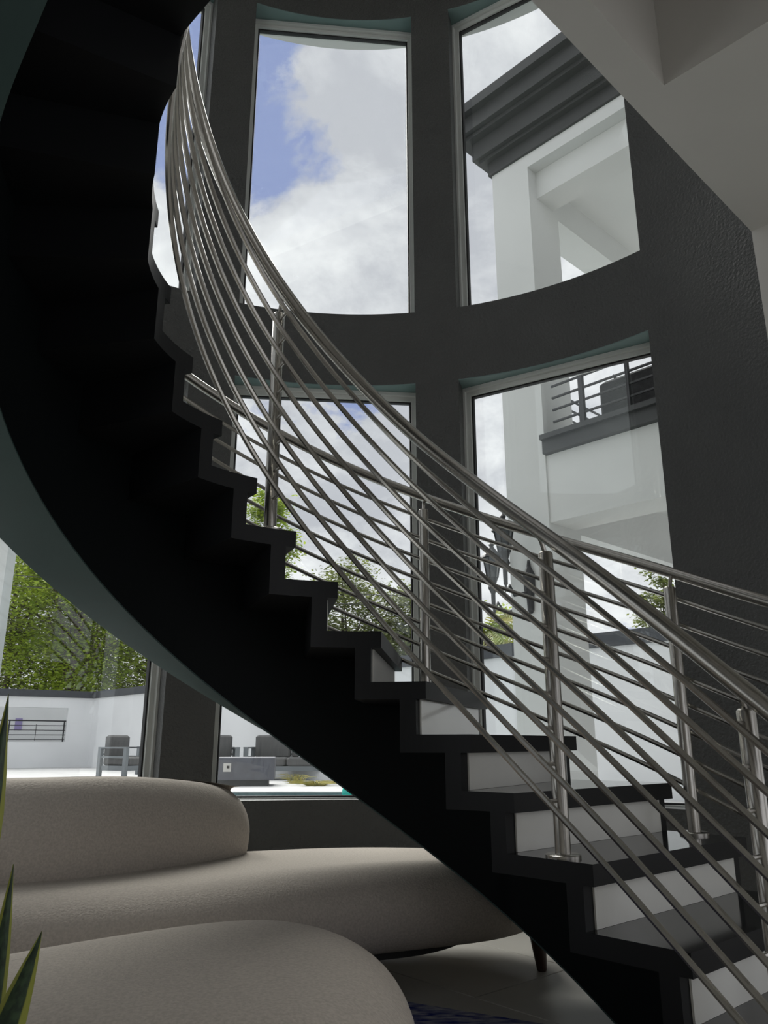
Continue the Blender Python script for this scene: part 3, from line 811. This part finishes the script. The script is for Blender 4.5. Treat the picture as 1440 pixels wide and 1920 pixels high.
# terrace furniture
def armchair(c, ang, label, wid=0.75, seats=1):
    root = thing('outdoor_armchair' if seats == 1 else 'outdoor_sofa', label, 'armchair' if seats == 1 else 'sofa', (c[0], c[1], DECK), 'grey lounge furniture on the terrace')
    ex = Vector((cos(ang), sin(ang))); ey = Vector((-ex.y, ex.x))     # ey points to the back
    def P(a, b): return (c[0] + ex.x * a + ey.x * b, c[1] + ex.y * a + ey.y * b)
    h = wid / 2; e = (ex.x, ex.y)
    for a in (-h, h):
        for b in (-0.36, 0.36):
            MB().box(P(a, b), e, 0.045, 0.04, DECK, DECK + 0.64).obj('leg', M_CHAIRF, root)
        MB().box(P(a, 0), e, 0.05, 0.40, DECK + 0.64, DECK + 0.67).obj('armrest', M_CHAIRF, root)
        MB().box(P(a, 0), e, 0.015, 0.36, DECK + 0.44, DECK + 0.48).obj('side_slat', M_CHAIRF, root)
    MB().box(P(0, 0), e, h, 0.38, DECK + 0.18, DECK + 0.28).obj('seat_frame', M_CHAIRF, root)
    for z in (0.50, 0.62): MB().box(P(0, 0.37), e, h, 0.015, DECK + z, DECK + z + 0.035).obj('back_slat', M_CHAIRF, root)
    w = (wid - 0.10) / seats
    for i in range(seats):
        a = -h + 0.05 + w * (i + 0.5)
        MB().rbox(P(a, -0.02), e, w / 2 - 0.01, 0.37, DECK + 0.28, DECK + 0.46, 0.035).obj('seat_cushion', M_CUSH, root)
        MB().rbox(P(a, 0.27), e, w / 2 - 0.02, 0.09, DECK + 0.44, DECK + 0.92, 0.04).obj('back_cushion', M_CUSH, root)
def ground_px(x, y):
    X = (x - 720) / 1475.0; Y = (960 - y) / 1475.0; p = radians(16.31)
    f_, u_ = cos(p) - sin(p) * Y, sin(p) + cos(p) * Y
    t = (DECK - CAM_Z) / u_
    return (X * t, f_ * t)
g1 = ground_px(232, 1460); armchair((g1[0], g1[1]), radians(65), 'grey cushioned outdoor armchair beside the garden wall corner, left of the pier', 0.78)
g2 = ground_px(292, 1452); armchair((g2[0], g2[1] + 0.3), radians(65), 'grey outdoor armchair mostly hidden behind the window frame', 0.78)
g3 = ground_px(408, 1462); armchair((g3[0], g3[1]), radians(15), 'grey outdoor armchair behind the fire table, right of the pier', 0.72)
g4 = ground_px(530, 1462); armchair((g4[0] + 0.1, g4[1] + 0.2), radians(-4), 'two-seat grey cushioned outdoor sofa beside the fire table', 1.75, 2)
g5 = ground_px(457, 1472)
ft = thing('fire_table', 'low slate-grey fire table with a square control plate', 'fire table', (g5[0], g5[1], DECK))
MB().box((g5[0], g5[1]), (0.995, 0.10), 0.46, 0.30, DECK, DECK + 0.10).obj('plinth', M_COPING, ft)
MB().rbox((g5[0] + 0.03, g5[1]), (0.995, 0.10), 0.54, 0.38, DECK + 0.10, DECK + 0.50, 0.012).obj('body', M_PIT, ft)
cp = MB().box((g5[0] - 0.25, g5[1] - 0.41), (0.995, 0.10), 0.07, 0.012, DECK + 0.25, DECK + 0.40).obj('control_plate', M_WHITE, ft)
MB().box((g5[0] - 0.23, g5[1] - 0.428), (0.995, 0.10), 0.022, 0.01, DECK + 0.31, DECK + 0.355).obj('knob', M_RAILM, cp)
def tuft(c, n, h, r, name, label, m):
    mb = MB()
    for i in range(n):
        a = random.uniform(0, 2 * pi); q = random.uniform(0.1, 1) * r; hh = h * random.uniform(0.5, 1)
        x, y = c[0] + cos(a) * q * 0.4, c[1] + sin(a) * q * 0.4
        mb.tube([(x, y, DECK), (x + cos(a) * q * .4, y + sin(a) * q * .4, DECK + hh * .8), (x + cos(a) * q * 1.1, y + sin(a) * q, DECK + hh * .75)], 0.004, 3, rads=[0.005, 0.004, 0.002])
    return tag(mb.obj(name, m), label, 'grass')
tuft(ground_px(592, 1473), 260, 0.10, 0.42, 'grass_tuft', 'yellow dry grass tuft on the terrace edge by the pool', M_GRASSD)
tuft(ground_px(555, 1469), 60, 0.22, 0.30, 'grass_tuft', 'thin dry weeds in front of the two-seat outdoor sofa', M_GRASSD)
gb = px_at(665, 1488, 12.6)
MB_ball = MB().lathe((gb.x, gb.y, -0.08), [(0.005 + 0.19 * sin(pi * i / 12), 0.19 - 0.19 * cos(pi * i / 12)) for i in range(13)], 24)
bo_ = thing('pool_ball', 'bright turquoise ball floating in the pool', 'ball', (gb.x, gb.y, -0.08))
MB_ball.obj('shell', M_BALL, bo_, True)
MB().lathe((gb.x, gb.y, 0.295), [(0.016, 0), (0.014, 0.008)], 10).obj('valve', M_BALL, bo_)

# power lines over the garden
for i, (a, b) in enumerate((((0, 1070), (300, 1090)), ((0, 1090), (300, 1108)))):
    p0, p1 = px_at(-300, a[1] - 22, 24), px_at(900, b[1] + 30, 26)
    pts = [p0.lerp(p1, t / 20) - Vector((0, 0, 0.25 * sin(pi * t / 20))) for t in range(21)]
    tag(MB().tube(pts, 0.012, 5).obj('power_line', M_RAILM), ('upper' if i == 0 else 'lower') + ' thin black power line crossing in front of the trees', 'cable')

# trees
def tree(base, h, cr, n, m, label, crown_lo=0.25, lsz=0.16, clusters=46, spread=0.16, trunk=0.16, seed=1, squash=1.0):
    rnd = random.Random(seed)
    bx, by = base; z0 = -0.6
    root = thing('broadleaf_tree', label, 'tree', (bx, by, z0), 'trees beyond the garden wall')
    tops = []
    mb = MB()
    mb.tube([(bx, by, z0), (bx + rnd.uniform(-.2, .2), by, z0 + h * 0.35), (bx + rnd.uniform(-.4, .4), by, z0 + h * 0.75)], trunk, 8, rads=[trunk, trunk * .75, trunk * .3])
    cl = []
    for i in range(clusters):
        while True:
            v = Vector((rnd.uniform(-1, 1), rnd.uniform(-1, 1), rnd.uniform(-1, 1)))
            if 0.25 < v.length < 1: break
        c = Vector((bx + v.x * cr, by + v.y * cr, z0 + h * (crown_lo + (1 - crown_lo) * (0.5 + 0.5 * v.z))))
        if v.z > 0: c.x = bx + (c.x - bx) * (1 - 0.35 * v.z)
        cl.append(c)
        if i % 3 == 0:
            s = Vector((bx, by, z0 + h * rnd.uniform(0.25, 0.6)))
            mb.tube([s, s.lerp(c, .5) + Vector((0, 0, .25)), c], .04, 5, rads=[trunk * .35, trunk * .2, .015])
    mb.obj('trunk', M_BARK, root, True)
    fb = MB(); sg = cr * spread
    vs = []; fs = []
    for i in range(n):
        c = cl[rnd.randrange(clusters)]
        p = Vector((c.x + rnd.gauss(0, sg * 1.3), c.y + rnd.gauss(0, sg * 1.3), c.z + rnd.gauss(0, sg * .75)))
        a = rnd.uniform(0, 2 * pi); tl_ = rnd.uniform(-0.9, 0.9)
        d = Vector((cos(a), sin(a), rnd.uniform(-.7, .3))).normalized(); sd = d.cross(Vector((rnd.uniform(-.5, .5), rnd.uniform(-.5, .5), 1))).normalized()
        s = lsz * rnd.uniform(0.6, 1.25)
        k = len(vs)
        vs += [p, p + d * s * .5 + sd * s * .3, p + d * s, p + d * s * .5 - sd * s * .3]
        fs.append((k, k + 1, k + 2, k + 3))
    fb.add(vs, fs); fo = fb.obj('foliage', m, root); fo['kind'] = 'stuff'
def bear(x, y, d): q = px_at(x, y, d); return (q.x, q.y)
tree(bear(140, 1250, 32), 10.5, 3.3, 24000, M_LEAF_L, 'bright spring-green tree beyond the left garden wall', 0.16, 0.19, 70, seed=3, spread=.17)
tree(bear(20, 1250, 36), 13.5, 4.2, 22000, M_LEAF_D, 'olive-green tall tree at the far left behind the porch column', 0.1, 0.22, 80, seed=4)
tree(bear(280, 1250, 37), 13.5, 3.8, 22000, M_LEAF_D, 'dense olive tree behind the bright green one, left of the pier', 0.1, 0.22, 80, seed=5)
tree(bear(110, 1250, 42), 11.0, 5.5, 22000, M_LEAF_D, 'broad olive tree furthest back at the left', 0.04, 0.25, 80, seed=15, spread=.22)
tree(bear(492, 1200, 35), 13.6, 1.35, 9000, M_LEAF_L, 'tall light green tree rising behind the upper post of the railing', 0.3, 0.22, 60, seed=6)
tree(bear(655, 1200, 30), 8.0, 2.2, 26000, M_LEAF_D, 'round olive tree seen through the middle lower window', 0.1, 0.17, 80, seed=7)
tree(bear(755, 1200, 31), 7.6, 2.0, 22000, M_LEAF_D, 'smaller olive tree right of the round one by the pier', 0.1, 0.17, 70, seed=8)
tree(bear(560, 1200, 34), 6.6, 2.4, 16000, M_LEAF_D, 'low olive tree left of the round one', 0.1, 0.17, 70, seed=18)
tree(bear(945, 1200, 29), 6.2, 1.4, 7000, M_LEAF_L, 'fresh green tree between window frame and white column', 0.1, 0.18, 50, seed=9)
tree(bear(1236, 1150, 21), 6.1, 0.62, 1800, M_LEAF_D, 'thin sparse tree rising right of the white column', 0.55, 0.15, 26, seed=10, trunk=.07)
tree(bear(1140, 1200, 20), 4.0, 0.8, 2000, M_LEAF_L, 'small green treetop just above the garden wall coping', 0.3, 0.15, 24, seed=11, trunk=.07)

def palm(base, h, n, ln, label, seed, z0=-0.6):
    rnd = random.Random(seed); bx, by = base
    root = thing('palm_tree', label, 'palm', (bx, by, z0), 'palms beyond the garden wall')
    MB().tube([(bx, by, z0), (bx, by, z0 + h * .5), (bx + .05, by, z0 + h)], .14, 10, rads=[.16, .13, .12]).obj('trunk', M_BARK, root, True)
    for i in range(n):
        a = 2 * pi * i / n + rnd.uniform(-.2, .2); el = rnd.uniform(-.2, 1.2)
        mb = MB(); c = Vector((bx, by, z0 + h)); pts = []
        for k in range(9):
            t = k / 8; pts.append(c + Vector((cos(a) * cos(el) * ln * t, sin(a) * cos(el) * ln * t, sin(el) * ln * t - ln * .55 * t * t)))
        mb.tube(pts, .015, 4, rads=[.018 * (1 - .8 * k / 8) for k in range(9)])
        for k in range(1, 9):
            for sd in (-1, 1):
                for f_ in (0, .5):
                    p = pts[k].lerp(pts[k - 1], f_); t = (pts[k] - pts[k - 1]).normalized(); s_ = t.cross(Vector((0, 0, 1))).normalized() * sd
                    q = p + s_ * .32 + t * .22 + Vector((0, 0, -.16)); w = t * .03
                    mb.add([p - w, p + w, q + w * .3, q - w * .3], [(0, 1, 2, 3)])
        mb.obj('frond', M_LEAF_P, root)
palm(bear(912, 1200, 23), 4.5, 26, 1.8, 'palm with feathery yellow-green fronds left of the white column', 21)
palm(bear(955, 1200, 24.5), 3.9, 24, 1.6, 'lower palm close behind the white column', 22)
